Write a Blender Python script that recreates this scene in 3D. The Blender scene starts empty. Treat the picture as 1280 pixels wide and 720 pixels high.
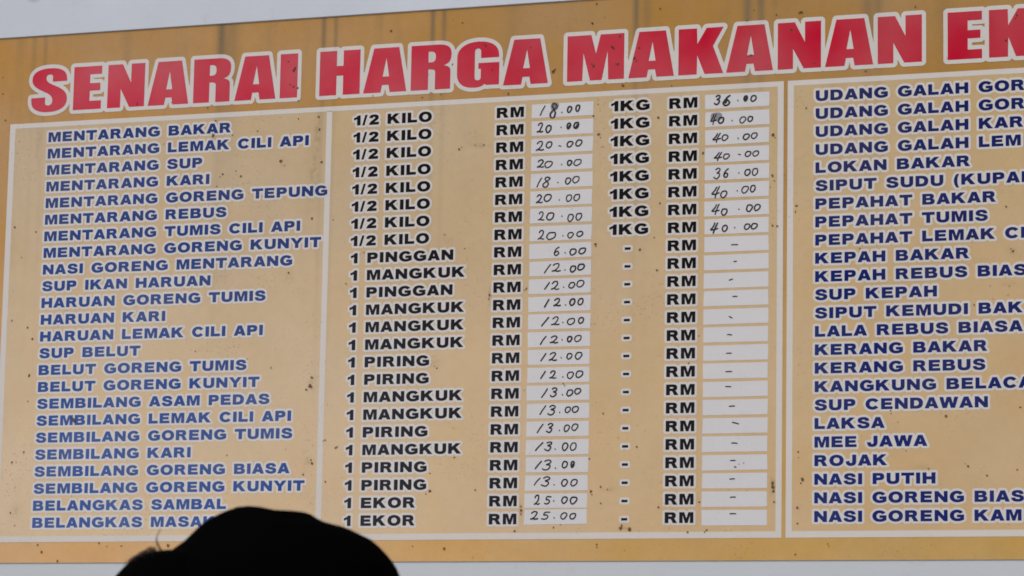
import bpy, bmesh, math, random
import numpy as np
from mathutils import Vector
from mathutils.geometry import tessellate_polygon

random.seed(7)
rng = np.random.default_rng(7)
scene = bpy.context.scene
COL = scene.collection

# ------------------------------------------------------------------ camera
CAM = Vector((2.62914, -7.45865, 1.54928))
RIGHT = Vector((0.94389789, 0.32971473, 0.01857329))
UP = Vector((0.03241775, -0.14848163, 0.98838368))
FWD = Vector((-0.32864245, 0.93233117, 0.1508401))
cam_data = bpy.data.cameras.new("camera")
cam = bpy.data.objects.new("camera", cam_data)
COL.objects.link(cam)
from mathutils import Matrix
cam.matrix_world = Matrix(((RIGHT.x, UP.x, -FWD.x, CAM.x), (RIGHT.y, UP.y, -FWD.y, CAM.y), (RIGHT.z, UP.z, -FWD.z, CAM.z), (0, 0, 0, 1)))
cam_data.sensor_width = 36.0
cam_data.lens = 108.135
cam_data.clip_start = 0.05
cam_data.clip_end = 2000
cam_data.dof.use_dof = True
cam_data.dof.focus_distance = 8.0
cam_data.dof.aperture_fstop = 26.0
scene.camera = cam

# ------------------------------------------------------------------ sky, sun, exposure
SUN_EL, SUN_AZ = math.radians(52), math.radians(205)      # azimuth clockwise from +Y: behind the camera
world = bpy.data.worlds.new("World")
scene.world = world
world.use_nodes = True
wn = world.node_tree
bg = wn.nodes["Background"]
sky = wn.nodes.new("ShaderNodeTexSky")
sky.sky_type = 'NISHITA'
sky.sun_disc = False
sky.sun_elevation = SUN_EL
sky.sun_rotation = SUN_AZ
sky.air_density = 1.0
sky.dust_density = 4.0
wn.links.new(sky.outputs[0], bg.inputs[0])
bg.inputs[1].default_value = 0.10
sun_data = bpy.data.lights.new("sun", 'SUN')
sun_data.energy = 1.2
sun_data.angle = math.radians(25)
sun_data.color = (1.0, 0.96, 0.9)
sun = bpy.data.objects.new("sun", sun_data)
COL.objects.link(sun)
sd = Vector((math.sin(SUN_AZ) * math.cos(SUN_EL), math.cos(SUN_AZ) * math.cos(SUN_EL), math.sin(SUN_EL)))
sun.rotation_euler = sd.to_track_quat('Z', 'Y').to_euler()
sun.location = (0, -12, 14)
scene.view_settings.view_transform = 'Standard'
scene.view_settings.look = 'None'
scene.view_settings.gamma = 1
scene.view_settings.use_curve_mapping = False
scene.view_settings.exposure = 0.12
scene.cycles.filter_width = 1.7

# ------------------------------------------------------------------ measured layout of the board (metres on the board's own plane)
TITLE = [
    [('S', -1.4277, -1.3169), ('E', -1.2974, -1.2117), ('N', -1.1926, -1.08), ('A', -1.069, -0.9465), ('R', -0.9322, -0.8213), ('A', -0.8089, -0.6874), ('I', -0.6751, -0.624)],
    [('H', -0.5595, -0.4425), ('A', -0.4322, -0.3084), ('R', -0.2961, -0.1818), ('G', -0.1655, -0.0469), ('A', -0.0357, 0.0891)],
    [('M', 0.1416, 0.2972), ('A', 0.309, 0.4323), ('K', 0.444, 0.5639), ('A', 0.5716, 0.6954), ('N', 0.7077, 0.8207), ('A', 0.8313, 0.9559), ('N', 0.9674, 1.0804)],
    [('E', 1.1458, 1.2324), ('K', 1.25, 1.3653)],
]
HAND1 = [
    [('1', 68.4, 83.6, 453.9, 480.6), ('*', 91.9, 120.9, 445.6, 485.7), ('.', 129.2, 459.1), ('0b', 142.8, 157.9, 456.7, 475.3), ('0b', 166.1, 179.8, 458.2, 478.1)],
    [('2b', 61.0, 80.3, 407.5, 435.5), ('0b', 84.5, 102.4, 406.4, 427.7), ('.', 127.7, 419.3), ('0f', 142.2, 155.9, 412.9, 431.5), ('0f', 161.4, 177.8, 413.2, 431.8)],
    [('2', 59.1, 82.6, 359.6, 386.2), ('0', 86.6, 104.5, 365.0, 383.7), ('-', 125.2, 370.2), ('0', 143.8, 162.2, 364.9, 382.2), ('0', 167.6, 186.8, 366.4, 385.0)],
    [('2', 62.7, 84.8, 314.3, 336.9), ('0', 83.4, 106.8, 313.3, 331.9), ('.', 131.0, 320.9), ('0b', 145.2, 160.3, 315.9, 331.8), ('0', 163.0, 186.2, 314.9, 333.4)],
    [('1', 62.3, 77.4, 262.7, 289.3), ('8', 77.4, 102.1, 261.8, 291.0), ('.', 121.4, 273.7), ('0', 140.5, 158.3, 267.2, 285.7), ('0', 161.0, 181.5, 268.8, 288.6)],
    [('2', 61.7, 80.9, 220.3, 244.1), ('0', 83.7, 105.1, 223.3, 244.5), ('.', 126.3, 227.2), ('0', 144.0, 161.8, 220.8, 240.6), ('0', 164.5, 183.6, 222.5, 241.0)],
    [('2', 68.0, 87.3, 173.8, 198.9), ('0', 91.4, 113.3, 174.1, 195.2), ('.', 133.9, 184.2), ('0', 149.0, 166.7, 167.9, 189.0), ('0', 170.8, 189.9, 171.0, 190.7)],
    [('2', 68.9, 88.2, 123.6, 150.0), ('0', 92.3, 119.7, 122.6, 143.6), ('.', 137.5, 132.4), ('0', 149.7, 167.5, 124.5, 141.6), ('0', 174.2, 193.3, 127.5, 143.2)],
    [('6', 112.2, 130.0, 79.9, 104.9), ('.', 144.2, 87.5), ('0b', 155.9, 176.4, 79.6, 98.0), ('0b', 180.4, 202.2, 81.3, 99.7)],
    [('1', 87.0, 106.2, 34.9, 59.8), ('2', 108.8, 134.8, 37.9, 61.5), ('.', 144.5, 42.4), ('0b', 158.0, 175.7, 35.1, 53.4), ('0b', 178.4, 198.7, 39.5, 57.9)],
    [('1', 89.2, 104.2, -7.1, 12.6), ('2', 106.9, 131.5, -9.2, 14.4), ('.', 141.9, -2.6), ('0', 154.7, 173.7, -6.7, 10.3), ('0', 176.4, 198.1, -4.8, 14.8)],
    [('1b', 88.6, 103.7, -54.2, -32.0), ('2b', 114.5, 136.3, -52.5, -30.3), ('.', 147.4, -49.3), ('0b', 158.1, 174.4, -52.5, -32.9), ('0b', 179.8, 197.5, -51.8, -32.3)],
    [('1', 82.7, 103.1, -103.8, -78.9), ('2', 109.9, 134.5, -102.0, -78.5), ('.', 141.3, -94.7), ('0', 152.2, 175.2, -101.9, -83.7), ('0b', 182.0, 199.6, -100.1, -81.9)],
    [('1', 79.5, 97.2, -151.9, -128.4), ('2', 106.7, 131.2, -148.8, -128.0), ('.', 139.9, -139.8), ('0b', 152.9, 167.9, -147.3, -130.4), ('0', 173.2, 193.6, -146.7, -128.5)],
    [('1', 81.6, 98.0, -194.9, -172.8), ('2', 104.8, 127.9, -194.3, -170.9), ('.', 138.0, -186.5), ('0', 152.3, 168.6, -191.5, -174.6), ('0', 175.3, 195.6, -192.1, -172.7)],
    [('1', 82.4, 97.4, -240.4, -219.6), ('2', 107.0, 127.3, -241.1, -219.0), ('.', 143.7, -236.5), ('0', 154.5, 173.5, -242.1, -222.7), ('0', 177.5, 199.1, -240.1, -220.7)],
    [('1', 86.0, 103.7, -289.9, -265.2), ('3', 109.1, 129.5, -287.8, -263.2), ('.', 143.2, -282.6), ('0', 153.9, 172.9, -287.4, -269.3), ('0', 175.5, 194.4, -282.7, -265.9)],
    [('1', 81.4, 99.1, -333.8, -309.2), ('3', 103.1, 126.2, -335.6, -308.4), ('.', 136.3, -328.2), ('0', 150.6, 166.8, -330.0, -313.2), ('0', 169.5, 188.4, -330.3, -312.3)],
    [('1', 75.4, 93.1, -380.3, -357.0), ('3', 99.9, 120.2, -380.7, -354.9), ('.', 136.6, -374.7), ('0', 148.1, 164.9, -378.9, -359.6), ('0', 168.9, 187.8, -376.7, -357.4)],
    [('1', 72.2, 94.0, -426.7, -403.5), ('3', 96.7, 118.3, -427.1, -402.6), ('.', 125.8, -422.7), ('0', 144.1, 161.6, -427.8, -405.9), ('0', 165.7, 184.6, -428.1, -406.3)],
    [('1', 71.7, 90.7, -473.1, -452.5), ('3', 90.7, 117.8, -477.3, -449.0), ('.', 127.5, -471.7), ('0', 144.9, 161.1, -472.8, -453.5), ('0f', 167.8, 179.9, -471.8, -453.8)],
    [('1', 69.8, 87.4, -515.6, -495.0), ('3', 88.8, 114.5, -518.4, -492.7), ('.', 124.7, -514.3), ('0', 144.3, 161.8, -519.0, -499.7), ('0', 168.6, 188.7, -519.3, -500.0)],
    [('2', 70.7, 88.3, -565.7, -540.0), ('5', 97.8, 118.1, -564.7, -542.9), ('.', 124.3, -555.8), ('0', 145.1, 162.6, -563.8, -544.6), ('0', 168.0, 188.1, -565.3, -544.9)],
    [('2', 61.9, 85.0, -604.1, -581.0), ('5', 90.4, 116.1, -604.3, -582.6), ('.', 126.2, -598.9), ('0', 143.1, 161.9, -603.4, -585.5), ('0', 167.3, 186.1, -603.6, -587.0)],
]
HAND2 = [
    [('3b', 539.9, 558.5, 456.8, 483.0), ('6f', 562.5, 585.1, 452.9, 481.7), ('.', 603.6, 465.7), ('0f', 618.1, 630.0, 462.0, 477.7), ('0b', 636.6, 653.7, 459.6, 477.8)],
    [('4s', 529.8, 548.4, 405.0, 433.8), ('0b', 551.0, 568.3, 406.6, 424.9), ('.', 588.7, 413.5), ('0', 608.0, 626.4, 405.0, 423.2), ('0', 629.1, 644.9, 407.9, 423.5)],
    [('4', 536.9, 559.4, 357.6, 383.7), ('0', 560.7, 579.3, 361.7, 378.7), ('.', 604.9, 367.0), ('0', 617.5, 636.0, 361.5, 378.4), ('0', 638.6, 657.0, 363.1, 380.0)],
    [('4', 541.3, 563.8, 310.4, 333.9), ('0', 565.1, 583.6, 313.3, 328.9), ('-', 608.7, 324.7), ('0', 623.1, 640.2, 317.1, 332.7), ('0', 642.9, 661.2, 317.5, 333.0)],
    [('3', 540.3, 560.2, 263.7, 292.3), ('6', 565.5, 581.3, 265.3, 290.0), ('.', 607.7, 276.7), ('0', 622.2, 639.3, 267.9, 286.0), ('0', 641.9, 658.9, 267.0, 287.7)],
    [('4', 535.5, 558.0, 214.5, 244.4), ('0', 559.3, 577.8, 213.6, 233.1), ('.', 603.6, 230.8), ('0', 614.6, 634.3, 222.9, 242.3), ('0', 636.9, 652.7, 224.6, 244.0)],
    [('4', 535.9, 558.4, 170.4, 199.0), ('0', 561.1, 579.5, 168.2, 186.3), ('.', 608.4, 182.9), ('0', 626.8, 645.2, 174.6, 193.9), ('0', 647.8, 666.1, 176.3, 194.3)],
    [('4b', 532.4, 554.8, 122.7, 151.2), ('0', 564.1, 579.9, 125.5, 143.6), ('.', 597.8, 135.6), ('0', 621.9, 638.9, 128.4, 145.1), ('0', 640.2, 658.6, 128.9, 145.7)],
    [('~', 597.8, 91.5, 16.1, 0.0)],
    [('~', 599.5, 48.4, 6.7, 1.1)],
    [('~', 588.8, 2.0, 8.1, 2.7)],
    [('~', 599.7, -41.5, 10.8, 0.0)],
    [('~', 588.8, -94.4, 7.0, -3.8)],
    [('~', 586.6, -139.1, 10.8, -1.1)],
    [('~', 585.1, -186.3, 12.1, 0.0)],
    [('~', 585.0, -233.2, 14.8, 0.0)],
    [('~', 584.0, -271.3, 12.9, -0.5)],
    [('~', 594.1, -321.1, 13.4, 0.5)],
    [('~', 603.5, -364.3, 15.6, -3.8)],
    [('~', 601.3, -414.8, 14.0, -1.1)],
    [('~', 597.8, -458.7, 11.3, 0.0)],
    [('~', 596.1, -505.1, 11.8, 0.8)],
    [('~', 598.5, -550.9, 12.9, 0.5)],
    [('~', 598.8, -592.6, 14.8, 0.0)],
]
SPOTS = [(-1517, 598, 2.5), (-1519, 645, 2.1), (-1506, 522, 3.2), (-862, 488, 3.2), (-559, 483, 4.2), (-618, 481, 2.1), (-737, 453, 2.5), (-868, 448, 5.2),
    (-810, 445, 2.1), (-666, 367, 4.6), (-654, 354, 2.1), (-547, 359, 3.2), (-836, 339, 3.2), (-844, 332, 2.1), (-782, 331, 3.2), (-797, 346, 1.7), (-852,
    306, 2.1), (-556, 448, 3.2), (-1462, 218, 3.4), (-1396, 202, 2.9), (-1072, 226, 3.4), (-1458, -43, 2.9), (-1409, -64, 2.9), (-1393, -96, 3.4), (-1398,
    -197, 3.8), (-676, -193, 2.7), (-899, -143, 2.1), (-570, 206, 3.2), (-633, 62, 2.9), (-1437, 132, 2.1), (-1192, 132, 4.2), (-557, -222, 4.2), (-508,
    200, 2.1), (-825, 157, 2.5), (-561, -245, 5.5), (-572, -254, 3.2), (-1398, -268, 2.1), (-1256, -322, 6.7), (-1404, -408, 2.9), (-1439, -435, 3.2),
    (-484, -410, 3.4), (-514, -389, 2.7), (-520, -391, 2.1), (-574, -479, 2.7), (-550, -450, 3.8), (-553, -441, 2.5), (-796, -425, 2.1), (-510, -499,
    2.5), (-1075, -470, 3.4), (-1100, -561, 2.9), (-1437, -573, 2.5), (-1422, -608, 2.1), (-1350, -661, 3.2), (-1337, -680, 3.4), (-1288, -705, 3.8),
    (-1165, -657, 2.9), (-1141, -666, 2.1), (-960, -664, 5.0), (-1098, -665, 2.7), (-215, -527, 3.8), (-226, -534, 2.1), (-90, -525, 2.5), (-150, -440,
    2.7), (-216, -481, 2.1), (36, -569, 2.9), (37, -579, 3.8), (36, -589, 2.5), (250, -521, 2.9), (224, -532, 3.8), (227, -540, 2.1), (268, -528, 2.1),
    (251, -563, 2.7), (304, -627, 4.6), (307, -620, 2.9), (328, -630, 4.6), (20, -632, 3.4), (-173, -676, 3.6), (-260, -670, 2.1), (254, -333, 2.5), (218,
    -449, 2.5), (404, -574, 3.2), (345, -420, 2.7), (242, -668, 2.5), (242, -675, 2.1), (145, -254, 2.7), (149, -259, 2.1), (316, -683, 1.7), (-479, -407,
    2.7), (125, -624, 2.9), (144, -617, 2.1), (701, -517, 4.2), (702, -527, 4.8), (703, -537, 3.8), (705, -564, 3.4), (777, -509, 4.6), (773, -518, 2.1),
    (765, -579, 3.4), (765, -618, 2.5), (766, -439, 2.3), (767, -454, 1.7), (1139, -356, 3.8), (1193, -481, 2.9), (1187, -475, 1.9), (1095, -485, 2.7),
    (1240, -504, 2.7), (1314, -491, 2.3), (531, -633, 3.4), (526, -638, 2.1), (481, -638, 3.2), (1001, -340, 2.5), (1002, -348, 1.7), (1322, -338, 2.5),
    (842, -669, 2.5), (845, -675, 1.7), (511, -562, 2.7), (604, -475, 3.2), (626, -465, 1.7), (614, -468, 1.5), (760, -695, 2.1), (-153, 717, 2.9), (-356,
    707, 3.2), (220, 744, 2.7), (210, 692, 3.2), (393, 720, 2.7), (103, 569, 4.2), (108, 575, 2.5), (-20, 517, 3.4), (-179, 604, 2.1), (228, 476, 2.3),
    (216, 445, 3.2), (231, 396, 4.2), (236, 387, 2.1), (392, 432, 3.4), (-155, 375, 3.2), (-148, 380, 1.7), (-109, 384, 2.1), (-86, 383, 2.7), (243, 363,
    1.5), (766, 686, 3.8), (626, 673, 2.5), (783, 436, 2.7), (696, 371, 3.8), (702, 364, 2.1), (512, 333, 3.6), (696, 266, 3.8), (701, 252, 2.1), (690,
    236, 1.9), (644, 700, 2.1), (704, 684, 2.1), (936, 523, 2.5), (1064, 682, 2.7), (226, 106, 3.8), (228, 101, 2.1), (347, 88, 3.4), (385, 118, 2.1),
    (393, 33, 2.9), (399, 207, 2.9), (-62, -17, 3.8), (-64, -27, 2.1), (40, -3, 3.2), (35, -7, 2.1), (-204, -205, 2.7), (-211, -200, 1.7), (-133, 109,
    2.1), (-418, 109, 2.1), (-429, 104, 1.5), (759, 185, 3.4), (756, 170, 2.9), (697, 137, 2.9), (709, 135, 3.2), (1291, 161, 2.9), (922, 70, 2.1), (1307,
    49, 3.2), (1302, 55, 1.9), (1297, -38, 2.1), (1210, -82, 2.7), (1086, -105, 2.1), (506, -140, 2.1), (480, -209, 2.5), (-635, 615, 5.5), (-632, 621,
    3.8), (-652, 640, 2.7), (-645, 576, 2.5), (-635, 570, 2.9), (-623, 565, 3.2), (-620, 530, 2.5), (264, 626, 4.2), (268, 621, 2.9), (281, 579, 3.8),
    (275, 580, 2.5), (214, 578, 4.6), (209, 584, 2.5), (285, 653, 3.8), (338, 619, 3.4), (325, 592, 4.6), (331, 585, 2.9), (295, 522, 3.8), (209, 693,
    3.2), (105, 571, 2.9), (-86, 650, 3.8), (-91, 655, 2.1), (-67, 584, 2.7), (-1100, 547, 3.4), (637, 582, 3.8), (629, 579, 2.1), (743, 641, 3.4), (803,
    552, 2.7), (770, 686, 3.6), (1293, 581, 3.6), (1320, 644, 3.6), (1316, 636, 2.1), (39, 637, 2.1), (427, 514, 2.1), (-210, 526, 2.5), (-262, 520, 2.1),
    (-404, 532, 2.1), (-996, 546, 1.9), (-887, 525, 2.1)]
STREAKS = [(-1.425, 0.006, 0.25), (-1.39, 0.005, 0.3), (-1.137, 0.012, 0.2), (-0.854, 0.011, 0.65), (-0.82, 0.016, 0.35), (-0.551, 0.006, 0.6), (-0.516, 0.005,
    0.45), (-0.237, 0.006, 0.6), (-0.205, 0.006, 0.45), (-0.013, 0.02, 0.15), (0.328, 0.007, 0.6), (0.357, 0.01, 0.3), (0.627, 0.01, 0.6), (0.663, 0.008,
    0.45), (0.942, 0.012, 0.4), (0.969, 0.008, 0.35), (1.136, 0.02, 0.2)]
CAP_RIGHT = [(-0.0277, 1.7554), (-0.0176, 1.7547), (-0.0055, 1.7523), (0.0055, 1.7509), (0.015, 1.7506), (0.0215, 1.7503), (0.0254, 1.749), (0.0291, 1.7466),
    (0.0358, 1.7432), (0.0434, 1.7411), (0.051, 1.7394), (0.0585, 1.737), (0.0681, 1.7325), (0.0766, 1.7286), (0.0833, 1.7231), (0.091, 1.7153), (0.0954,
    1.71), (0.0987, 1.7047), (0.1015, 1.6987), (0.1059, 1.6853), (0.109, 1.6686), (0.11, 1.6519)]
CAP_LEFT = [(-0.0277, 1.7554), (-0.0379, 1.7541), (-0.0485, 1.7498), (-0.0602, 1.7437), (-0.0684, 1.7376), (-0.0749, 1.7307), (-0.0815, 1.7239), (-0.0897,
    1.7176), (-0.0959, 1.7128), (-0.1017, 1.7056), (-0.1068, 1.6961), (-0.1104, 1.6846), (-0.1125, 1.6678), (-0.1124, 1.6477)]
HAIR_LEFT = [(-0.0974, 1.7155), (-0.1048, 1.7148), (-0.1148, 1.7123), (-0.1231, 1.7089), (-0.128, 1.7045), (-0.1373, 1.6942), (-0.1428, 1.684), (-0.1462, 1.6672),
    (-0.1458, 1.6404), (-0.1378, 1.6072), (-0.1198, 1.5743), (-0.0957, 1.5549)]
WISP = [(-0.0987, 1.7144), (-0.1001, 1.7161), (-0.1029, 1.7201), (-0.1044, 1.7224), (-0.1049, 1.7255), (-0.1043, 1.7288), (-0.103, 1.7322), (-0.1014,
    1.7346)]
BASE = (1.5843, -5.0701, 1.5493)
STAINS = [(-0.561, 0.442, 0.0088, 0.0484, 0.4), (-0.569, 0.333, 0.011, 0.066, 0.35), (-0.87, 0.446, 0.0066, 0.0132, 0.5), (-1.257, -0.322, 0.0088, 0.0088,
    0.55), (0.701, -0.523, 0.0066, 0.0176, 0.75), (0.036, -0.579, 0.0044, 0.0176, 0.65), (-0.061, -0.019, 0.0044, 0.022, 0.45), (1.304, 0.049, 0.011,
    0.0132, 0.3), (-0.657, 0.363, 0.011, 0.011, 0.3), (-0.12, 0.409, 0.0308, 0.022, 0.2), (-0.101, 0.382, 0.0352, 0.0066, 0.25), (-0.557, -0.239, 0.011,
    0.0198, 0.3), (-0.562, -0.445, 0.0132, 0.0132, 0.3), (0.269, -0.528, 0.0154, 0.0066, 0.35), (0.318, -0.628, 0.0132, 0.0066, 0.5), (-1.217, 0.318,
    0.0088, 0.0066, 0.3), (0.74, -0.525, 0.0066, 0.0308, 0.25), (1.298, -0.033, 0.0198, 0.0066, 0.25), (1.245, 0.009, 0.0176, 0.022, 0.2), (-1.4, 0.45,
    0.0088, 0.0748, 0.28), (-1.366, 0.403, 0.0066, 0.0792, 0.25), (-0.635, 0.051, 0.0176, 0.0176, 0.2), (-0.181, 0.133, 0.0132, 0.0132, 0.2), (0.345,
    0.218, 0.0176, 0.0308, 0.18), (1.074, -0.484, 0.022, 0.011, 0.2), (-0.207, -0.194, 0.0176, 0.011, 0.22), (0.171, -0.42, 0.0132, 0.0308, 0.2), (-1.421,
    -0.571, 0.0176, 0.022, 0.2)]
ROW0, PITCH = 0.50001, 0.046432          # baseline of row k = ROW0 - k * PITCH
CAPH = 0.0262                            # height of the capitals in the lists
def row_z(k): return ROW0 - k * PITCH
BOARD_Z = 2.756                          # height of the board's centre above the ground
BOARD_TOP, BOARD_BOTTOM, BOARD_LEFT, BOARD_RIGHT = 0.756, -0.7095, -1.56, 2.45

# ------------------------------------------------------------------ materials
class Nodes:
    def __init__(self, mat):
        mat.use_nodes = True
        self.t = mat.node_tree
        self.b = self.t.nodes["Principled BSDF"]
    def put(self, sock, v):
        if hasattr(v, 'is_linked') or isinstance(v, bpy.types.NodeSocket): self.t.links.new(v, sock)
        else: sock.default_value = v
    def math(self, op, a, b=0.0, c=0.0, clamp=False):
        n = self.t.nodes.new("ShaderNodeMath"); n.operation = op; n.use_clamp = clamp
        self.put(n.inputs[0], a); self.put(n.inputs[1], b); self.put(n.inputs[2], c)
        return n.outputs[0]
    def mix(self, f, a, b, mode='MIX'):
        n = self.t.nodes.new("ShaderNodeMix"); n.data_type = 'RGBA'; n.blend_type = mode
        self.put(n.inputs[0], f)
        self.put(n.inputs[6], a if not isinstance(a, tuple) else (*a, 1)); self.put(n.inputs[7], b if not isinstance(b, tuple) else (*b, 1))
        return n.outputs[2]
    def coords(self):
        tc = self.t.nodes.new("ShaderNodeTexCoord")
        sp = self.t.nodes.new("ShaderNodeSeparateXYZ")
        self.t.links.new(tc.outputs['Object'], sp.inputs[0])
        self.obj = tc.outputs['Object']
        return sp.outputs[0], sp.outputs[1], sp.outputs[2]
    def noise(self, scale, detail=3.0, rough=0.5, stretch=(1, 1, 1), off=(0, 0, 0)):
        m = self.t.nodes.new("ShaderNodeMapping")
        m.inputs['Scale'].default_value = stretch; m.inputs['Location'].default_value = off
        self.t.links.new(self.obj, m.inputs[0])
        n = self.t.nodes.new("ShaderNodeTexNoise")
        n.inputs['Scale'].default_value = scale; n.inputs['Detail'].default_value = detail; n.inputs['Roughness'].default_value = rough
        self.t.links.new(m.outputs[0], n.inputs['Vector'])
        return n.outputs[0]
    def ramp(self, v, lo, hi):
        n = self.t.nodes.new("ShaderNodeMapRange"); n.clamp = True; n.interpolation_type = 'SMOOTHSTEP'
        self.put(n.inputs[0], v); n.inputs[1].default_value = lo; n.inputs[2].default_value = hi
        return n.outputs[0]

def new_mat(name, rough=0.6, spec=0.3):
    m = bpy.data.materials.new(name)
    n = Nodes(m)
    n.b.inputs['Roughness'].default_value = rough
    n.b.inputs['Specular IOR Level'].default_value = spec
    return m, n

def printed(name, ul, ur=None, ll=None, lr=None, streak=0.0, dirt=0.35, blotch=0.08, stains=False, rough=0.5, spec=0.06):
    """ink or vinyl on the board: four corner colours (the print has faded unevenly), rain streaks, grime and fine mould specks"""
    m, n = new_mat(name, rough, spec)
    x, y, z = n.coords()
    if ur is None: ur = ll = lr = ul
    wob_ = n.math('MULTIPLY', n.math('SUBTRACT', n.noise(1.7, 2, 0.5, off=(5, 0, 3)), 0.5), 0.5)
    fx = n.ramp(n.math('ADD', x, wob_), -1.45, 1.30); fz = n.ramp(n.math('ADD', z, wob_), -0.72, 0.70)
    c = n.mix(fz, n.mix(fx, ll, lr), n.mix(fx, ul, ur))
    big = n.noise(2.2, 4, 0.55)
    mid = n.noise(9.0, 5, 0.6, off=(3, 0, 1))
    v = n.math('ADD', n.math('MULTIPLY', n.math('SUBTRACT', big, 0.5), blotch * 2.2), n.math('MULTIPLY', n.math('SUBTRACT', mid, 0.5), blotch * 1.6))
    fine = n.noise(42.0, 4, 0.65, off=(8, 0, 6))
    v = n.math('MULTIPLY_ADD', n.math('SUBTRACT', fine, 0.5), blotch * 1.5, v)
    bright = n.math('ADD', v, 1.0)
    hs = n.t.nodes.new("ShaderNodeHueSaturation")
    n.put(hs.inputs['Value'], bright); n.put(hs.inputs['Color'], c)
    n.put(hs.inputs['Saturation'], n.math('MULTIPLY_ADD', n.math('SUBTRACT', n.noise(3.1, 3, 0.5, off=(7, 0, 2)), 0.5), blotch * 5.0, 1.0))
    c = hs.outputs[0]
    # fine grain of dust
    g = n.ramp(n.noise(130, 2, 0.6), 0.56, 0.74)
    patch = n.ramp(n.noise(6.0, 4, 0.65, off=(1, 0, 9)), 0.44, 0.70)
    c = n.mix(n.math('MULTIPLY', n.math('MULTIPLY', g, patch), dirt), c, (0.16, 0.10, 0.055))
    # specks of mould
    vo = n.t.nodes.new("ShaderNodeTexVoronoi"); vo.inputs['Scale'].default_value = 22.0; vo.inputs['Randomness'].default_value = 1.0
    wob = n.t.nodes.new("ShaderNodeMix"); wob.data_type = 'RGBA'; wob.blend_type = 'ADD'; wob.inputs[0].default_value = 0.012
    nz = n.t.nodes.new("ShaderNodeTexNoise"); nz.inputs['Scale'].default_value = 160
    n.t.links.new(n.obj, nz.inputs['Vector']); n.t.links.new(n.obj, wob.inputs[6]); n.t.links.new(nz.outputs[1], wob.inputs[7])
    n.t.links.new(wob.outputs[2], vo.inputs['Vector'])
    sp = n.math('SUBTRACT', 1.0, n.ramp(vo.outputs['Distance'], 0.03, 0.075))
    keep = n.ramp(n.noise(7.3, 2, 0.5, off=(4, 0, 4)), 0.46, 0.60)
    c = n.mix(n.math('MULTIPLY', n.math('MULTIPLY', sp, keep), dirt * 1.1), c, (0.10, 0.06, 0.035))
    if streak:
        tot = 0.0
        for sx, w, s in STREAKS:
            d = n.math('DIVIDE', n.math('SUBTRACT', x, sx), w * 1.25)
            e = n.math('EXPONENT', n.math('MULTIPLY', n.math('MULTIPLY', d, d), -1.0))
            tot = n.math('MULTIPLY_ADD', e, s * 1.25, tot)
        long = n.noise(16, 4, 0.6, stretch=(1, 1, 0.12), off=(2, 0, 0))
        fall = n.math('ADD', n.math('MULTIPLY', n.ramp(z, 0.42, 0.74), 0.75), n.math('MULTIPLY', n.ramp(z, -0.5, 0.55), 0.25))
        tot = n.math('ADD', tot, n.math('MULTIPLY', n.ramp(long, 0.52, 0.75), 0.30))
        c = n.mix(n.math('MULTIPLY', n.math('MULTIPLY', tot, fall), streak, clamp=True), c, (0.17, 0.135, 0.085))
    if stains:
        tot = 0.0
        for sx, sz, rx, rz, s in STAINS:
            dx = n.math('DIVIDE', n.math('SUBTRACT', x, sx), rx); dz = n.math('DIVIDE', n.math('SUBTRACT', z, sz), rz)
            e = n.math('EXPONENT', n.math('MULTIPLY', n.math('MULTIPLY_ADD', dx, dx, n.math('MULTIPLY', dz, dz)), -1.0))
            tot = n.math('MULTIPLY_ADD', e, s, tot)
        gr = n.ramp(n.noise(70, 4, 0.7, off=(6, 0, 1)), 0.32, 0.68)
        c = n.mix(n.math('MULTIPLY', tot, gr, clamp=True), c, (0.13, 0.095, 0.055))
    n.put(n.b.inputs['Base Color'], c)
    n.put(n.b.inputs['Roughness'], n.math('MULTIPLY_ADD', mid, 0.25, rough - 0.1))
    return m

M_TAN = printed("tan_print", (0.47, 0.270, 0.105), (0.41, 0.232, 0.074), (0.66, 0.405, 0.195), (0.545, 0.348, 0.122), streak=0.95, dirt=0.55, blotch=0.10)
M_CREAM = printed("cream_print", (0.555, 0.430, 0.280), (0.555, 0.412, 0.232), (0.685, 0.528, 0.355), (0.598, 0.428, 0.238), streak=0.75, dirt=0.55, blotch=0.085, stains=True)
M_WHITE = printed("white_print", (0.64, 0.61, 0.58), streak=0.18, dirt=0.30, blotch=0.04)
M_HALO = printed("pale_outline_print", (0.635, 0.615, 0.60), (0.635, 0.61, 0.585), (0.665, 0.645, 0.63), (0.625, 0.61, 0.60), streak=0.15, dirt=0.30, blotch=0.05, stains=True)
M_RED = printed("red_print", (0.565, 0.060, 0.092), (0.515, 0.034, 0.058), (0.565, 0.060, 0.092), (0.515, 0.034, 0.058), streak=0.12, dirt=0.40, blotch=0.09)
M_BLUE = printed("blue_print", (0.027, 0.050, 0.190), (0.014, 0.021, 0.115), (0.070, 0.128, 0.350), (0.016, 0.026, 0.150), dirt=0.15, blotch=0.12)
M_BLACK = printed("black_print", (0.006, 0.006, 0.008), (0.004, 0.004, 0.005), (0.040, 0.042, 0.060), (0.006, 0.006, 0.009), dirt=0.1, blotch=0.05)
M_PAPER = printed("white_paper", (0.645, 0.645, 0.67), dirt=0.18, blotch=0.04, rough=0.7, spec=0.1)
M_INK, _n = new_mat("marker_ink", 0.5, 0.3); _n.b.inputs['Base Color'].default_value = (0.012, 0.012, 0.016, 1)
M_SMUDGE, _n = new_mat("smudged_ink", 0.7, 0.1); _n.b.inputs['Base Color'].default_value = (0.10, 0.10, 0.11, 1); _n.b.inputs['Alpha'].default_value = 0.42
M_MOULD, _n = new_mat("mould", 0.9, 0.05); _n.b.inputs['Base Color'].default_value = (0.120, 0.070, 0.030, 1)
_x, _y, _z = _n.coords()
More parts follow.
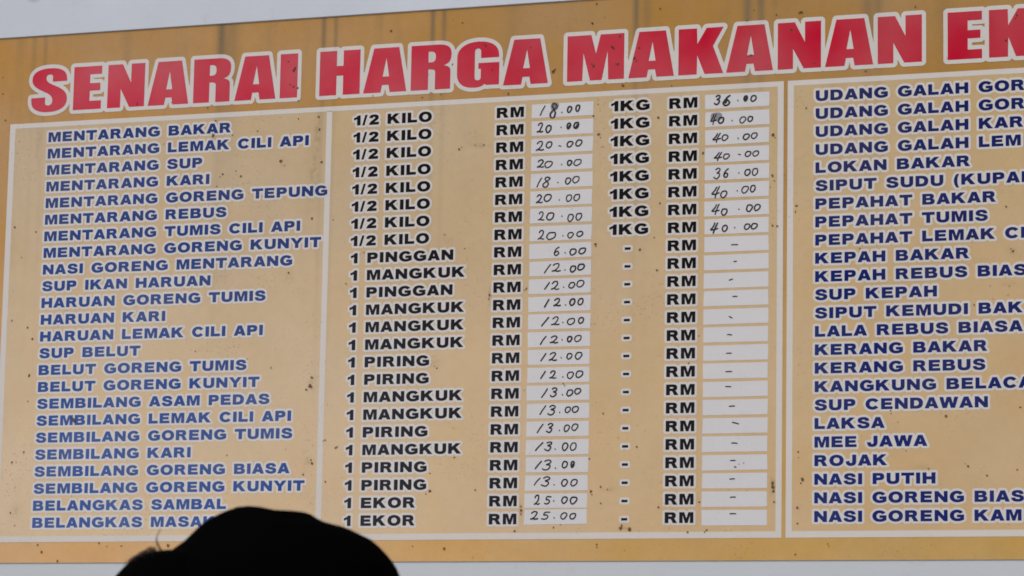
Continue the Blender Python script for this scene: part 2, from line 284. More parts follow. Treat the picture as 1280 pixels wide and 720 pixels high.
_n.put(_n.b.inputs['Alpha'], _n.math('MULTIPLY_ADD', _n.noise(90, 3, 0.6), 0.9, 0.22, clamp=True))
M_EDGE, _n = new_mat("board_edge", 0.6, 0.3); _n.b.inputs['Base Color'].default_value = (0.30, 0.24, 0.17, 1)

M_WALL, _n = new_mat("wall_paint", 0.75, 0.2)
_x, _y, _z = _n.coords()
_c = _n.mix(_n.ramp(_n.noise(1.6, 5, 0.6), 0.35, 0.7), (0.56, 0.610, 0.685), (0.615, 0.665, 0.74))
_c = _n.mix(_n.math("SUBTRACT", 1.0, _n.ramp(_z, 1.7, 2.9)), _c, (0.53, 0.57, 0.60))
_c = _n.mix(_n.math('MULTIPLY', _n.ramp(_n.noise(14, 5, 0.65, off=(2, 3, 5)), 0.60, 0.78), 0.28), _c, (0.42, 0.41, 0.42))
_d = _n.math('SUBTRACT', 1.0, _n.ramp(_n.math('ADD', _n.math('POWER', _n.math('DIVIDE', _n.math('ADD', _x, 1.43), 0.030), 2.0),
                 _n.math('POWER', _n.math('DIVIDE', _n.math('SUBTRACT', _z, BOARD_Z + 0.870), 0.022), 2.0)), 0.1, 1.0))
_c = _n.mix(_n.math('MULTIPLY', _d, 0.45), _c, (0.30, 0.31, 0.34))
_n.put(_n.b.inputs['Base Color'], _c)
_bp = _n.t.nodes.new("ShaderNodeBump"); _bp.inputs['Strength'].default_value = 0.12; _bp.inputs['Distance'].default_value = 0.004
_n.t.links.new(_n.noise(60, 4, 0.6), _bp.inputs['Height']); _n.t.links.new(_bp.outputs[0], _n.b.inputs['Normal'])

M_GROUND, _n = new_mat("concrete", 0.85, 0.2)
_n.coords(); _n.put(_n.b.inputs['Base Color'], _n.mix(_n.noise(0.8, 6, 0.6), (0.26, 0.25, 0.235), (0.36, 0.35, 0.33)))
M_CAP, _n = new_mat("black_cloth", 1.0, 0.005)
_n.coords(); _n.put(_n.b.inputs['Base Color'], _n.mix(_n.noise(900, 2), (0.0008, 0.0008, 0.0010), (0.0018, 0.0018, 0.0022)))
M_HAIR, _n = new_mat("dark_hair", 0.95, 0.01); _n.b.inputs['Base Color'].default_value = (0.0012, 0.0010, 0.0010, 1)
M_STRAND, _n = new_mat("fine_brown_hair", 0.5, 0.2); _n.b.inputs['Base Color'].default_value = (0.022, 0.013, 0.008, 1)
M_SKIN, _n = new_mat("skin", 0.55, 0.3); _n.b.inputs['Base Color'].default_value = (0.30, 0.16, 0.10, 1)
M_SHIRT, _n = new_mat("dark_shirt", 0.9, 0.05); _n.b.inputs['Base Color'].default_value = (0.012, 0.012, 0.014, 1)
M_TROUSERS, _n = new_mat("dark_trousers", 0.9, 0.05); _n.b.inputs['Base Color'].default_value = (0.02, 0.02, 0.025, 1)

# ------------------------------------------------------------------ objects
def mesh_obj(name, verts, faces, mats, parent=None, idx=None, smooth=False):
    me = bpy.data.meshes.new(name)
    me.from_pydata(verts, [], faces)
    for m in (mats if isinstance(mats, (list, tuple)) else [mats]): me.materials.append(m)
    if idx: me.polygons.foreach_set('material_index', idx)
    if smooth: me.polygons.foreach_set('use_smooth', [True] * len(me.polygons))
    me.update()
    o = bpy.data.objects.new(name, me)
    COL.objects.link(o)
    if parent: o.parent = parent
    return o
def empty(name, loc, rz=0.0):
    o = bpy.data.objects.new(name, None); COL.objects.link(o)
    o.location = loc; o.rotation_euler = (0, 0, rz); o.empty_display_size = 0.1
    return o
def tag(o, label=None, category=None, group=None, kind=None):
    if label: o['label'] = label
    if category: o['category'] = category
    if group: o['group'] = group
    if kind: o['kind'] = kind
    return o
def box(x0, x1, y0, y1, z0, z1):
    v = [(x, y, z) for x in (x0, x1) for y in (y0, y1) for z in (z0, z1)]
    f = [(0, 1, 3, 2), (4, 6, 7, 5), (0, 4, 5, 1), (2, 3, 7, 6), (0, 2, 6, 4), (1, 5, 7, 3)]
    return v, f
class Flat:
    """flat print: triangles and quads facing the viewer (-Y) in layers a fraction of a millimetre apart"""
    def __init__(self): self.v, self.f, self.i = [], [], []
    def poly(self, pts, y, m=0):
        a = 0.0
        for k in range(len(pts)):
            p, q = pts[k - 1], pts[k]; a += p[0] * q[1] - q[0] * p[1]
        if a < 0: pts = pts[::-1]
        b = len(self.v); self.v += [(p[0], y, p[1]) for p in pts]
        self.f.append(tuple(range(b, b + len(pts)))); self.i.append(m)
    def shape(self, contours, y, m=0):
        tris = tessellate_polygon([[Vector((p[0], p[1], 0)) for p in c] for c in contours])
        flat = [p for c in contours for p in c]
        b = len(self.v); self.v += [(p[0], y, p[1]) for p in flat]
        for t in tris:
            p, q, r = (flat[k] for k in t)
            s = (q[0] - p[0]) * (r[1] - p[1]) - (r[0] - p[0]) * (q[1] - p[1])
            if abs(s) < 1e-12: continue
            t = t if s > 0 else t[::-1]
            self.f.append(tuple(b + k for k in t)); self.i.append(m)
    def frame(self, x0, x1, z0, z1, w0, w1, wz0, wz1, y, m=0):
        self.poly([(x0, z0), (x0 + w0, z0 + wz0), (x0 + w0, z1 - wz1), (x0, z1)], y, m)
        self.poly([(x1, z0), (x1, z1), (x1 - w1, z1 - wz1), (x1 - w1, z0 + wz0)], y, m)
        self.poly([(x0, z1), (x0 + w0, z1 - wz1), (x1 - w1, z1 - wz1), (x1, z1)], y, m)
        self.poly([(x0, z0), (x1, z0), (x1 - w1, z0 + wz0), (x0 + w0, z0 + wz0)], y, m)
    def field(self, F, x0, z0, h, y, m=0):
        """marching squares over F > 0, runs of full cells merged"""
        ins = F > 0
        full = ins[:-1, :-1] & ins[1:, :-1] & ins[:-1, 1:] & ins[1:, 1:]
        anyi = ins[:-1, :-1] | ins[1:, :-1] | ins[:-1, 1:] | ins[1:, 1:]
        H, W = full.shape
        for r in range(H):
            row = full[r]; c = 0
            idx = np.flatnonzero(np.diff(np.concatenate(([0], row.astype(np.int8), [0]))))
            for a, b in zip(idx[::2], idx[1::2]):
                self.poly([(x0 + a * h, z0 + r * h), (x0 + b * h, z0 + r * h), (x0 + b * h, z0 + (r + 1) * h), (x0 + a * h, z0 + (r + 1) * h)], y, m)
        for r, c in np.argwhere(anyi & ~full):
            cs = [(c, r), (c + 1, r), (c + 1, r + 1), (c, r + 1)]
            out = []
            for k in range(4):
                p, q = cs[k], cs[(k + 1) % 4]
                fp, fq = F[p[1], p[0]], F[q[1], q[0]]
                if fp > 0: out.append((x0 + p[0] * h, z0 + p[1] * h))
                if (fp > 0) != (fq > 0):
                    t = fp / (fp - fq)
                    out.append((x0 + (p[0] + t * (q[0] - p[0])) * h, z0 + (p[1] + t * (q[1] - p[1])) * h))
            if len(out) > 2: self.poly(out, y, m)
    def build(self, name, mats, parent): return mesh_obj(name, self.v, self.f, mats, parent, self.i)

def seg_dist(GX, GZ, segs):
    d = np.full(GX.shape, 1e9)
    for (ax, az, bx_, bz) in segs:
        ex, ez = bx_ - ax, bz - az
        L = ex * ex + ez * ez + 1e-12
        t = np.clip(((GX - ax) * ex + (GZ - az) * ez) / L, 0, 1)
        d = np.minimum(d, (GX - ax - t * ex) ** 2 + (GZ - az - t * ez) ** 2)
    return np.sqrt(d)
def inside(GX, GZ, contours):
    r = np.zeros(GX.shape, bool)
    for c in contours:
        for k in range(len(c)):
            (ax, az), (bx_, bz) = c[k - 1], c[k]
            if az == bz: continue
            cond = ((az > GZ) != (bz > GZ)) & (GX < (bx_ - ax) * (GZ - az) / (bz - az) + ax)
            r ^= cond
    return r
def halo_field(letters, grow, h):
    """distance field of the outline that surrounds a run of letters"""
    xs = [p[0] for L in letters for c in L for p in c]; zs = [p[1] for L in letters for c in L for p in c]
    pad = grow + 2 * h
    x0, z0 = min(xs) - pad, min(zs) - pad
    W, H = int((max(xs) + pad - x0) / h) + 2, int((max(zs) + pad - z0) / h) + 2
    F = np.full((H, W), -1.0)
    for L in letters:
        lx = [p[0] for c in L for p in c]; lz = [p[1] for c in L for p in c]
        c0, c1 = max(0, int((min(lx) - pad - x0) / h)), min(W, int((max(lx) + pad - x0) / h) + 2)
        r0, r1 = max(0, int((min(lz) - pad - z0) / h)), min(H, int((max(lz) + pad - z0) / h) + 2)
        GX, GZ = np.meshgrid(x0 + np.arange(c0, c1) * h, z0 + np.arange(r0, r1) * h)
        segs = [(*c[k - 1], *c[k]) for c in L for k in range(len(c))]
        d = seg_dist(GX, GZ, segs)
        d = np.where(inside(GX, GZ, L), -d, d)
        F[r0:r1, c0:c1] = np.maximum(F[r0:r1, c0:c1], grow - d)
    F[0], F[-1], F[:, 0], F[:, -1] = -1, -1, -1, -1
    F[F == 0] = -1e-9
    return F, x0, z0

# ------------------------------------------------------------------ letter shapes, drawn as outlines (height of a capital = 1)
def path(*items):
    """points, and ('c', p1, p2, p3) cubic curves, as one closed outline"""
    out = []
    for it in items:
        if it[0] == 'c':
            p0, (p1, p2, p3) = out[-1], it[1:]
            for k in range(1, 9):
                t = k / 8; u = 1 - t
                out.append((u**3 * p0[0] + 3 * u * u * t * p1[0] + 3 * u * t * t * p2[0] + t**3 * p3[0],
                            u**3 * p0[1] + 3 * u * u * t * p1[1] + 3 * u * t * t * p2[1] + t**3 * p3[1]))
        else: out.append(it)
    if abs(out[0][0] - out[-1][0]) + abs(out[0][1] - out[-1][1]) < 1e-6: out.pop()
    return out
def arc(cx, cy, rx, ry, a0, a1, n=14, e=2.0):
    r = []
    for k in range(n + 1):
        a = math.radians(a0 + (a1 - a0) * k / n); c, s = math.cos(a), math.sin(a)
        r.append((cx + rx * math.copysign(abs(c) ** (2 / e), c), cy + ry * math.copysign(abs(s) ** (2 / e), s)))
    return r
def C(*p): return ('c', *p)
BODY = {
 'I': (0.35, [[(0, 0), (0.35, 0), (0.35, 1), (0, 1)]]),
 'H': (1.2, [[(0, 0), (0, 1), (.34, 1), (.34, .63), (.86, .63), (.86, 1), (1.2, 1), (1.2, 0), (.86, 0), (.86, .38), (.34, .38), (.34, 0)]]),
 'E': (1.07, [[(0, 0), (0, 1), (1.03, 1), (1.03, .785), (.34, .785), (.34, .61), (.97, .61), (.97, .405), (.34, .405), (.34, .22), (1.07, .22), (1.07, 0)]]),
 'L': (.98, [[(0, 0), (0, 1), (.34, 1), (.34, .235), (.98, .235), (.98, 0)]]),
 'T': (1.2, [[(.43, 0), (.43, .765), (0, .765), (0, 1), (1.2, 1), (1.2, .765), (.77, .765), (.77, 0)]]),
 'N': (1.2, [[(0, 0), (0, 1), (.33, 1), (.88, .44), (.88, 1), (1.2, 1), (1.2, 0), (.88, 0), (.32, .56), (.32, 0)]]),
 'M': (1.4, [[(0, 0), (0, 1), (.47, 1), (.70, .39), (.93, 1), (1.4, 1), (1.4, 0), (1.09, 0), (1.09, .74), (.82, 0), (.58, 0), (.31, .74), (.31, 0)]]),
 'A': (1.27, [[(0, 0), (.43, 1), (.84, 1), (1.27, 0), (.91, 0), (.84, .175), (.42, .175), (.36, 0)], [(.51, .385), (.75, .385), (.63, .73)]]),
 'K': (1.31, [[(0, 0), (0, 1), (.34, 1), (.34, .63), (.80, 1), (1.25, 1), (.76, .61), (1.31, 0), (.88, 0), (.52, .42), (.34, .28), (.34, 0)]]),
 'R': (1.22, [path((0, 0), (0, 1), (.66, 1), C((.98, 1), (1.10, .90), (1.10, .70)), C((1.10, .56), (1.02, .47), (.87, .435)), C((.93, .41), (.97, .37), (1.02, .29)), (1.22, 0), (.83, 0), (.68, .27), C((.62, .38), (.58, .405), (.48, .405)), (.34, .405), (.34, 0)),
               path((.34, .60), (.34, .80), (.58, .80), C((.70, .80), (.75, .775), (.75, .70)), C((.75, .625), (.70, .60), (.58, .60)))]),
 'P': (1.08, [path((0, 0), (0, 1), (.64, 1), C((.96, 1), (1.08, .88), (1.08, .68)), C((1.08, .47), (.95, .36), (.63, .36)), (.34, .36), (.34, 0)),
               path((.34, .57), (.34, .79), (.54, .79), C((.68, .79), (.73, .75), (.73, .68)), C((.73, .61), (.67, .57), (.53, .57)))]),
 'B': (1.17, [path((0, 0), (0, 1), (.69, 1), C((.97, 1), (1.09, .90), (1.09, .745)), C((1.09, .63), (1.03, .56), (.91, .525)), C((1.08, .49), (1.17, .41), (1.17, .285)), C((1.17, .08), (1.0, 0), (.72, 0))),
               path((.34, .605), (.34, .80), (.58, .80), C((.70, .80), (.74, .77), (.74, .705)), C((.74, .635), (.70, .605), (.58, .605))),
               path((.34, .20), (.34, .425), (.61, .425), C((.75, .425), (.81, .39), (.81, .315)), C((.81, .235), (.75, .20), (.61, .20)))]),
 'D': (1.2, [[(0, 0), (0, 1)] + arc(.56, .5, .64, .5, 90, -90, 16, 2.3), [(.34, .22), (.34, .78)] + arc(.50, .5, .34, .28, 90, -90, 12, 2.3)]),
 'O': (1.36, [arc(.68, .5, .68, .52, 0, 345, 23, 2.15), arc(.68, .5, .325, .295, 0, 345, 23, 2.1)]),
 'C': (1.27, [arc(.66, .5, .66, .52, 36, 322, 24, 2.1) + [(.97, .31)] + arc(.66, .5, .315, .29, 325, 35, 18, 2.1) + [(.95, .66)]]),
 'G': (1.33, [arc(.67, .5, .67, .52, 38, 270, 20, 2.1) + path((.70, -.02), C((.95, -.02), (1.15, .04), (1.32, .14)), (1.32, .555), (.69, .555), (.69, .345), (1.0, .345), (1.0, .265), C((.92, .22), (.83, .20), (.73, .20))) + arc(.68, .5, .325, .30, 268, 36, 16, 2.1)]),
 'S': (1.17, [path((0, .31), (.33, .335), C((.36, .225), (.45, .185), (.60, .185)), C((.73, .185), (.835, .215), (.835, .295)), C((.835, .36), (.74, .385), (.55, .42)), C((.20, .48), (.04, .56), (.04, .71)), C((.04, .90), (.22, 1.02), (.58, 1.02)), C((.92, 1.02), (1.10, .92), (1.13, .70)), (.80, .68), C((.78, .78), (.70, .815), (.58, .815)), C((.46, .815), (.385, .78), (.385, .725)), C((.385, .67), (.45, .65), (.65, .61)), C((1.03, .54), (1.17, .46), (1.17, .30)), C((1.17, .10), (.95, -.02), (.61, -.02)), C((.22, -.02), (.03, .10), (0, .31)))]),
 'U': (1.19, [path((0, 1), (.34, 1), (.34, .40), C((.34, .26), (.43, .21), (.595, .21)), C((.76, .21), (.85, .26), (.85, .40)), (.85, 1), (1.19, 1), (1.19, .40), C((1.19, .12), (1.0, -.02), (.595, -.02)), C((.19, -.02), (0, .12), (0, .40)))]),
 'J': (.98, [path((.63, 1), (.98, 1), (.98, .38), C((.98, .12), (.80, -.02), (.48, -.02)), C((.16, -.02), (.02, .10), (0, .37)), (.32, .41), C((.33, .26), (.38, .21), (.48, .21)), C((.58, .21), (.63, .27), (.63, .38)))]),
 'W': (1.76, [[(0, 1), (.34, 1), (.50, .40), (.69, 1), (1.07, 1), (1.26, .40), (1.42, 1), (1.76, 1), (1.46, 0), (1.09, 0), (.88, .63), (.67, 0), (.30, 0)]]),
 'Y': (1.36, [[(0, 1), (.39, 1), (.68, .63), (.97, 1), (1.36, 1), (.85, .41), (.85, 0), (.51, 0), (.51, .41)]]),
 '1': (.68, [path((.34, 0), (.68, 0), (.68, 1.0), (.42, 1.0), C((.36, .88), (.2, .78), (0, .75)), (0, .54), C((.13, .57), (.25, .62), (.34, .69)))]),
 '2': (1.02, [path((0, 0), (1.02, 0), (1.02, .235), (.50, .235), C((.56, .29), (.62, .33), (.70, .38)), C((.92, .51), (1.0, .59), (1.0, .73)), C((1.0, .92), (.82, 1.01), (.52, 1.01)), C((.2, 1.01), (.05, .92), (.02, .70)), (.34, .675), C((.36, .78), (.42, .81), (.51, .81)), C((.60, .81), (.66, .77), (.66, .71)), C((.66, .65), (.58, .58), (.42, .47)), C((.16, .30), (.04, .19), (0, 0)))]),
 '/': (.50, [[(0, -.02), (.20, -.02), (.50, 1.02), (.30, 1.02)]]),
 '(': (.46, [path((.46, 1.02), (.26, 1.02), C((.10, .85), (0, .62), (0, .38)), C((0, .14), (.10, -.10), (.26, -.26)), (.46, -.26), C((.34, -.05), (.30, .15), (.30, .38)), C((.30, .61), (.34, .82), (.46, 1.02)))]),
 '-': (.44, [[(0, .27), (.44, .27), (.44, .47), (0, .47)]]),
}
BEAR = {'A': .075, 'T': .09, 'Y': .075, 'W': .065, 'K': .12, 'L': .12, 'O': .11, 'C': .11, 'G': .11, 'S': .11, '/': .10, '1': .14}
TITLE_SHAPES = {
 'S': [path((0, .33), (.39, .335), (.39, .21), C((.39, .165), (.42, .145), (.475, .145)), C((.55, .145), (.59, .18), (.59, .26)), C((.59, .345), (.52, .40), (.36, .465)), C((.10, .565), (.01, .64), (.01, .76)), C((.01, .93), (.20, 1.012), (.50, 1.012)), C((.83, 1.012), (.985, .93), (.985, .73)), (.985, .695), (.585, .695), (.585, .80), C((.585, .845), (.55, .865), (.50, .865)), C((.44, .865), (.405, .835), (.405, .78)), C((.405, .70), (.49, .66), (.65, .60)), C((.90, .505), (1.0, .42), (1.0, .28)), C((1.0, .08), (.80, -.012), (.47, -.012)), C((.17, -.012), (0, .08), (0, .26)))],
 'E': [[(0, 0), (0, 1), (1, 1), (1, .81), (.585, .81), (.585, .605), (.955, .605), (.955, .43), (.585, .43), (.585, .195), (1, .195), (1, 0)]],
 'N': [[(0, 0), (0, 1), (.395, 1), (.63, .565), (.63, 1), (1, 1), (1, 0), (.60, 0), (.355, .43), (.355, 0)]],
 'A': [[(0, 0), (.235, 1), (.815, 1), (1, 0), (.615, 0), (.585, .165), (.435, .165), (.405, 0)], [(.445, .355), (.595, .355), (.525, .77)]],
 'R': [path((0, 0), (0, 1), (.66, 1), C((.90, 1), (1, .93), (1, .79)), C((1, .65), (.97, .57), (.81, .53)), C((.95, .505), (.98, .47), (.98, .38)), (.98, 0), (.60, 0), (.60, .385), C((.60, .44), (.56, .455), (.43, .455)), (.43, 0)),
       path((.43, .61), (.43, .85), (.49, .85), C((.58, .85), (.61, .81), (.61, .73)), C((.61, .65), (.58, .61), (.49, .61)))],
 'I': [[(0, 0), (0, 1), (1, 1), (1, 0)]],
 'H': [[(0, 0), (0, 1), (.42, 1), (.42, .655), (.585, .655), (.585, 1), (1, 1), (1, 0), (.585, 0), (.585, .435), (.42, .435), (.42, 0)]],
 'G': [path((1, .035), (1, .53), (.505, .53), (.505, .40), (.565, .40), (.565, .22), C((.565, .17), (.54, .15), (.49, .15)), C((.44, .15), (.42, .18), (.42, .24)), (.42, .78), C((.42, .83), (.45, .855), (.495, .855)), C((.54, .855), (.565, .83), (.565, .77)), (.565, .64), (.99, .64), (.99, .70), C((.99, .90), (.80, 1.012), (.50, 1.012)), C((.20, 1.012), (0, .88), (0, .68)), (0, .30), C((0, .10), (.16, -.012), (.40, -.012)), C((.55, -.012), (.62, .02), (.66, .065)), (.69, .035))],
 'M': [[(0, 0), (0, 1), (.42, 1), (.505, .585), (.585, 1), (1, 1), (1, 0), (.725, 0), (.71, .63), (.61, 0), (.405, 0), (.285, .61), (.27, 0)]],
 'K': [[(0, 0), (0, 1), (.41, 1), (.42, .66), (.625, 1), (1, 1), (.77, .60), (1, 0), (.585, 0), (.42, .41), (.41, 0)]],
}
SPACE, BOLD = 0.79, 0.0006
def natural(text):
    w = 0.0
    for ch in text:
        if ch == ' ': w += SPACE
        else:
            b = BEAR.get(ch, .135); w += BODY[ch][0] + 2 * b
    return w - BEAR.get(text[0], .135) - BEAR.get(text[-1], .135)
def set_line(text, x, z, cap, sx, slant=0.0):
    """letters of one line, left ink edge at x, baseline z, as lists of outlines; also the word each belongs to"""
    out, pen = [], x - BEAR.get(text[0], .135) * cap * sx
    for ch in text:
        if ch == ' ': pen += SPACE * cap * sx; continue
        w, shp = BODY[ch]; b = BEAR.get(ch, .135)
        ox = pen + b * cap * sx
        out.append([bolder([(ox + p[0] * cap * sx, z + p[1] * cap) for p in c], BOLD, k > 0) for k, c in enumerate(shp)])
        pen += (w + 2 * b) * cap * sx
    return out
def bolder(c, d, hole):
    a = sum(c[k - 1][0] * c[k][1] - c[k][0] * c[k - 1][1] for k in range(len(c)))
    sg = d * (1 if a > 0 else -1) * (-1 if hole else 1)
    out = []
    for k in range(len(c)):
        p, q, r = c[k - 1], c[k], c[(k + 1) % len(c)]
        u = (q[0] - p[0], q[1] - p[1]); w = (r[0] - q[0], r[1] - q[1])
        lu, lw = math.hypot(*u) or 1e-9, math.hypot(*w) or 1e-9
        n1 = (u[1] / lu, -u[0] / lu); n2 = (w[1] / lw, -w[0] / lw)
        m = (n1[0] + n2[0], n1[1] + n2[1]); f = max(1 + n1[0] * n2[0] + n1[1] * n2[1], 0.45)
        out.append((q[0] + sg * m[0] / f, q[1] + sg * m[1] / f))
    return out
HALO_Y, INK_Y = -0.0006, -0.0009
def print_line(name, text, x, z, ink, board, cap=CAPH, sx=1.0, grow=0.0059, label=None):
    F = Flat()
    L = set_line(text, x, z, cap, sx)
    fld, x0, z0 = halo_field(L, grow, 0.0021)
    F.field(fld, x0, z0, 0.0021, HALO_Y, 0)
    for l in L: F.shape(l, INK_Y, 1)
    o = F.build(name, [M_HALO, ink], board)
    if label: o['label'] = label
    return o

# ------------------------------------------------------------------ ground and wall
v, f = box(-60, 60, -120, 0.3, -0.3, 0.0)
tag(mesh_obj('ground', v, f, M_GROUND), kind='structure')
# wall: its upper part stands a few millimetres proud of the board so that a thin shadow lies along the board's top edge
prof = [(0.30, 0.0), (0.0022, 0.0), (0.0022, BOARD_Z + BOARD_TOP + 0.0005), (-0.0025, BOARD_Z + BOARD_TOP + 0.0005), (-0.0040, BOARD_Z + BOARD_TOP + 0.0020), (-0.0040, 6.0), (0.30, 6.0)]
n_ = len(prof)
v = [(x, y, z) for x in (-9.0, 9.0) for y, z in prof]
f = [tuple(range(n_ - 1, -1, -1)), tuple(range(n_, 2 * n_))] + [(k, (k + 1) % n_, n_ + (k + 1) % n_, n_ + k) for k in range(n_)]
wall = mesh_obj('wall', v, f, M_WALL)
bm = bmesh.new(); bm.from_mesh(wall.data); bmesh.ops.recalc_face_normals(bm, faces=bm.faces); bm.to_mesh(wall.data); bm.free()
tag(wall, 'pale grey painted wall behind the tan price board', 'wall')

# ------------------------------------------------------------------ the menu board
board = empty('menu_board', (0, 0, BOARD_Z))
tag(board, 'tan printed food price board with red title and blue dish names, fixed to pale wall', 'menu board')
v, f = box(BOARD_LEFT, BOARD_RIGHT, 0.0, 0.0018, BOARD_BOTTOM, BOARD_TOP)
sheet = mesh_obj('backing_sheet', v, f, [M_TAN, M_EDGE], board, [1, 1, 0, 1, 1, 1])
# two cream panels with white borders
for x0, x1, inl, inr, rule in ((-1.4898, 0.7243, .0172, .0157, True), (0.7345, 2.37, .0160, .016, False)):
    F = Flat(); F.poly([(x0 + .004, -.650), (x1 - .004, -.650), (x1 - .004, .506), (x0 + .004, .506)], -0.0003)
    pn = F.build('list_panel', M_CREAM, board)
    F = Flat(); F.frame(x0, x1, -.6535, .5097, inl, inr, .0165, .0135, -0.0005)
    F.build('panel_border', M_WHITE, pn)
    if rule:
        F = Flat(); F.poly([(-.5358, -.638), (-.5196, -.638), (-.5196, .4972), (-.5358, .4972)], -0.0005)
        F.build('column_rule', M_WHITE, pn)
# title
for word in TITLE:
    L = []
    for ch, xa, xb in word:
        L.append([[(xa + p[0] * (xb - xa), .5400 + p[1] * .1215) for p in c] for c in TITLE_SHAPES[ch]])
    F = Flat()
    fld, x0, z0 = halo_field(L, 0.0108, 0.0021)
    F.field(fld, x0, z0, 0.0021, HALO_Y, 0)
    for l in L: F.shape(l, INK_Y, 1)
    F.build('title_word', [M_HALO, M_RED], board)

LEFT = ["MENTARANG BAKAR", "MENTARANG LEMAK CILI API", "MENTARANG SUP", "MENTARANG KARI", "MENTARANG GORENG TEPUNG", "MENTARANG REBUS",
 "MENTARANG TUMIS CILI API", "MENTARANG GORENG KUNYIT", "NASI GORENG MENTARANG", "SUP IKAN HARUAN", "HARUAN GORENG TUMIS", "HARUAN KARI",
 "HARUAN LEMAK CILI API", "SUP BELUT", "BELUT GORENG TUMIS", "BELUT GORENG KUNYIT", "SEMBILANG ASAM PEDAS", "SEMBILANG LEMAK CILI API",
 "SEMBILANG GORENG TUMIS", "SEMBILANG KARI", "SEMBILANG GORENG BIASA", "SEMBILANG GORENG KUNYIT", "BELANGKAS SAMBAL", "BELANGKAS MASAK"]
UNIT = ["KILO"] * 8 + ["PINGGAN", "MANGKUK", "PINGGAN", "MANGKUK", "MANGKUK", "MANGKUK", "PIRING", "PIRING", "MANGKUK", "MANGKUK", "PIRING", "MANGKUK", "PIRING", "PIRING", "EKOR", "EKOR"]
RIGHT_LIST = ["UDANG GALAH GOR", "UDANG GALAH GOR", "UDANG GALAH KAR", "UDANG GALAH LEM", "LOKAN BAKAR", "SIPUT SUDU (KUPAN", "PEPAHAT BAKAR", "PEPAHAT TUMIS",
 "PEPAHAT LEMAK CI", "KEPAH BAKAR", "KEPAH REBUS BIAS", "SUP KEPAH", "SIPUT KEMUDI BAK", "LALA REBUS BIASA", "KERANG BAKAR", "KERANG REBUS", "KANGKUNG BELACA",
 "SUP CENDAWAN", "LAKSA", "MEE JAWA", "ROJAK", "NASI PUTIH", "NASI GORENG BIAS", "NASI GORENG KAM"]
SX = 1.0
SX3 = 0.991
SXU = 0.2748 / (natural("MANGKUK") * CAPH)
for k in range(24):
    z = row_z(k + 1)
    t = LEFT[k]
    print_line('item_name', t, -1.3685, z + .0004, M_BLUE, board, sx=SX, label='blue printed line reading ' + t)
    t = RIGHT_LIST[k]
    print_line('item_name', t, .8082, z, M_BLUE, board, sx=SX3)
    # portion: number and unit
    F = Flat(); zz = z + (.0006 if k < 3 else -.0010)
    L = set_line('1/2' if k < 8 else '1', -.4557 if k < 8 else -.4540, zz, CAPH * (1 if k > 7 else 1.0), SXU)
    L += set_line(UNIT[k], -.3593 if k < 8 else -.4070, zz, CAPH, SXU)
    fld, x0, z0 = halo_field(L, .0059, .0021); F.field(fld, x0, z0, .0021, HALO_Y, 0)
    for l in L: F.shape(l, INK_Y, 1)
    F.build('portion_text', [M_HALO, M_BLACK], board)
    print_line('currency_mark', 'RM', -.0506, z + .0002, M_BLACK, board, sx=.0741 / (natural("RM") * CAPH))
    print_line('currency_mark', 'RM', .4213, z + .0002, M_BLACK, board, sx=.0741 / (natural("RM") * CAPH))
    if k < 8: print_line('weight_text', '1KG', .2642, z + .0012, M_BLACK, board, sx=.1034 / (natural("1KG") * CAPH))
    else: print_line('dash_mark', '-', (.3137 - .0074), z + .0005, M_BLACK, board, sx=.0148 / (.44 * CAPH))

# ------------------------------------------------------------------ price strips and the handwriting on them
DIGIT = {
 '0': [[(.5, 1), (.22, .92), (.03, .6), (.0, .3), (.2, .02), (.5, .03), (.82, .3), (.98, .65), (.86, .95), (.5, 1)]],
 '1': [[(.0, .0), (.45, .48), (1, 1)]],
 '2': [[(.12, .78), (.35, .97), (.66, 1.0), (.80, .82), (.66, .52), (.36, .2), (.0, .06)], [(.0, .06), (.3, .10), (.62, .02), (.92, .08)]],
 '3': [[(.28, .88), (.6, 1.0), (.95, .93), (.86, .70), (.45, .55), (.82, .46), (.80, .2), (.5, .0), (.2, .02), (.0, .14)]],
 '4': [[(.62, .98), (.35, .62), (.02, .34), (.40, .33), (.95, .42)], [(.98, 1.0), (.62, .5), (.42, .0)]],
 '5': [[(1.0, .98), (.42, .95), (.28, .58), (.6, .60), (.78, .38), (.62, .1), (.3, .0), (.0, .08)]],
 '6': [[(.95, 1.0), (.5, .8), (.15, .45), (.05, .18), (.3, .0), (.7, .06), (.88, .3), (.66, .48), (.3, .42), (.1, .22)]],
 '8': [[(.85, .92), (.55, 1.0), (.35, .82), (.55, .58), (.74, .34), (.52, .03), (.16, .06), (.1, .3), (.45, .52), (.85, .72), (.92, .9), (.6, 1.0)]],
}
def smooth_line(pts, n=5):
    P = [pts[0]] + pts + [pts[-1]]; out = []
    for k in range(1, len(P) - 2):
        a, b, c, d = P[k - 1], P[k], P[k + 1], P[k + 2]
        for j in range(n):
            t = j / n
            out.append(tuple(.5 * (2 * b[i] + (c[i] - a[i]) * t + (2 * a[i] - 5 * b[i] + 4 * c[i] - d[i]) * t * t + (3 * b[i] - a[i] - 3 * c[i] + d[i]) * t**3) for i in (0, 1)))
    return out + [pts[-1]]
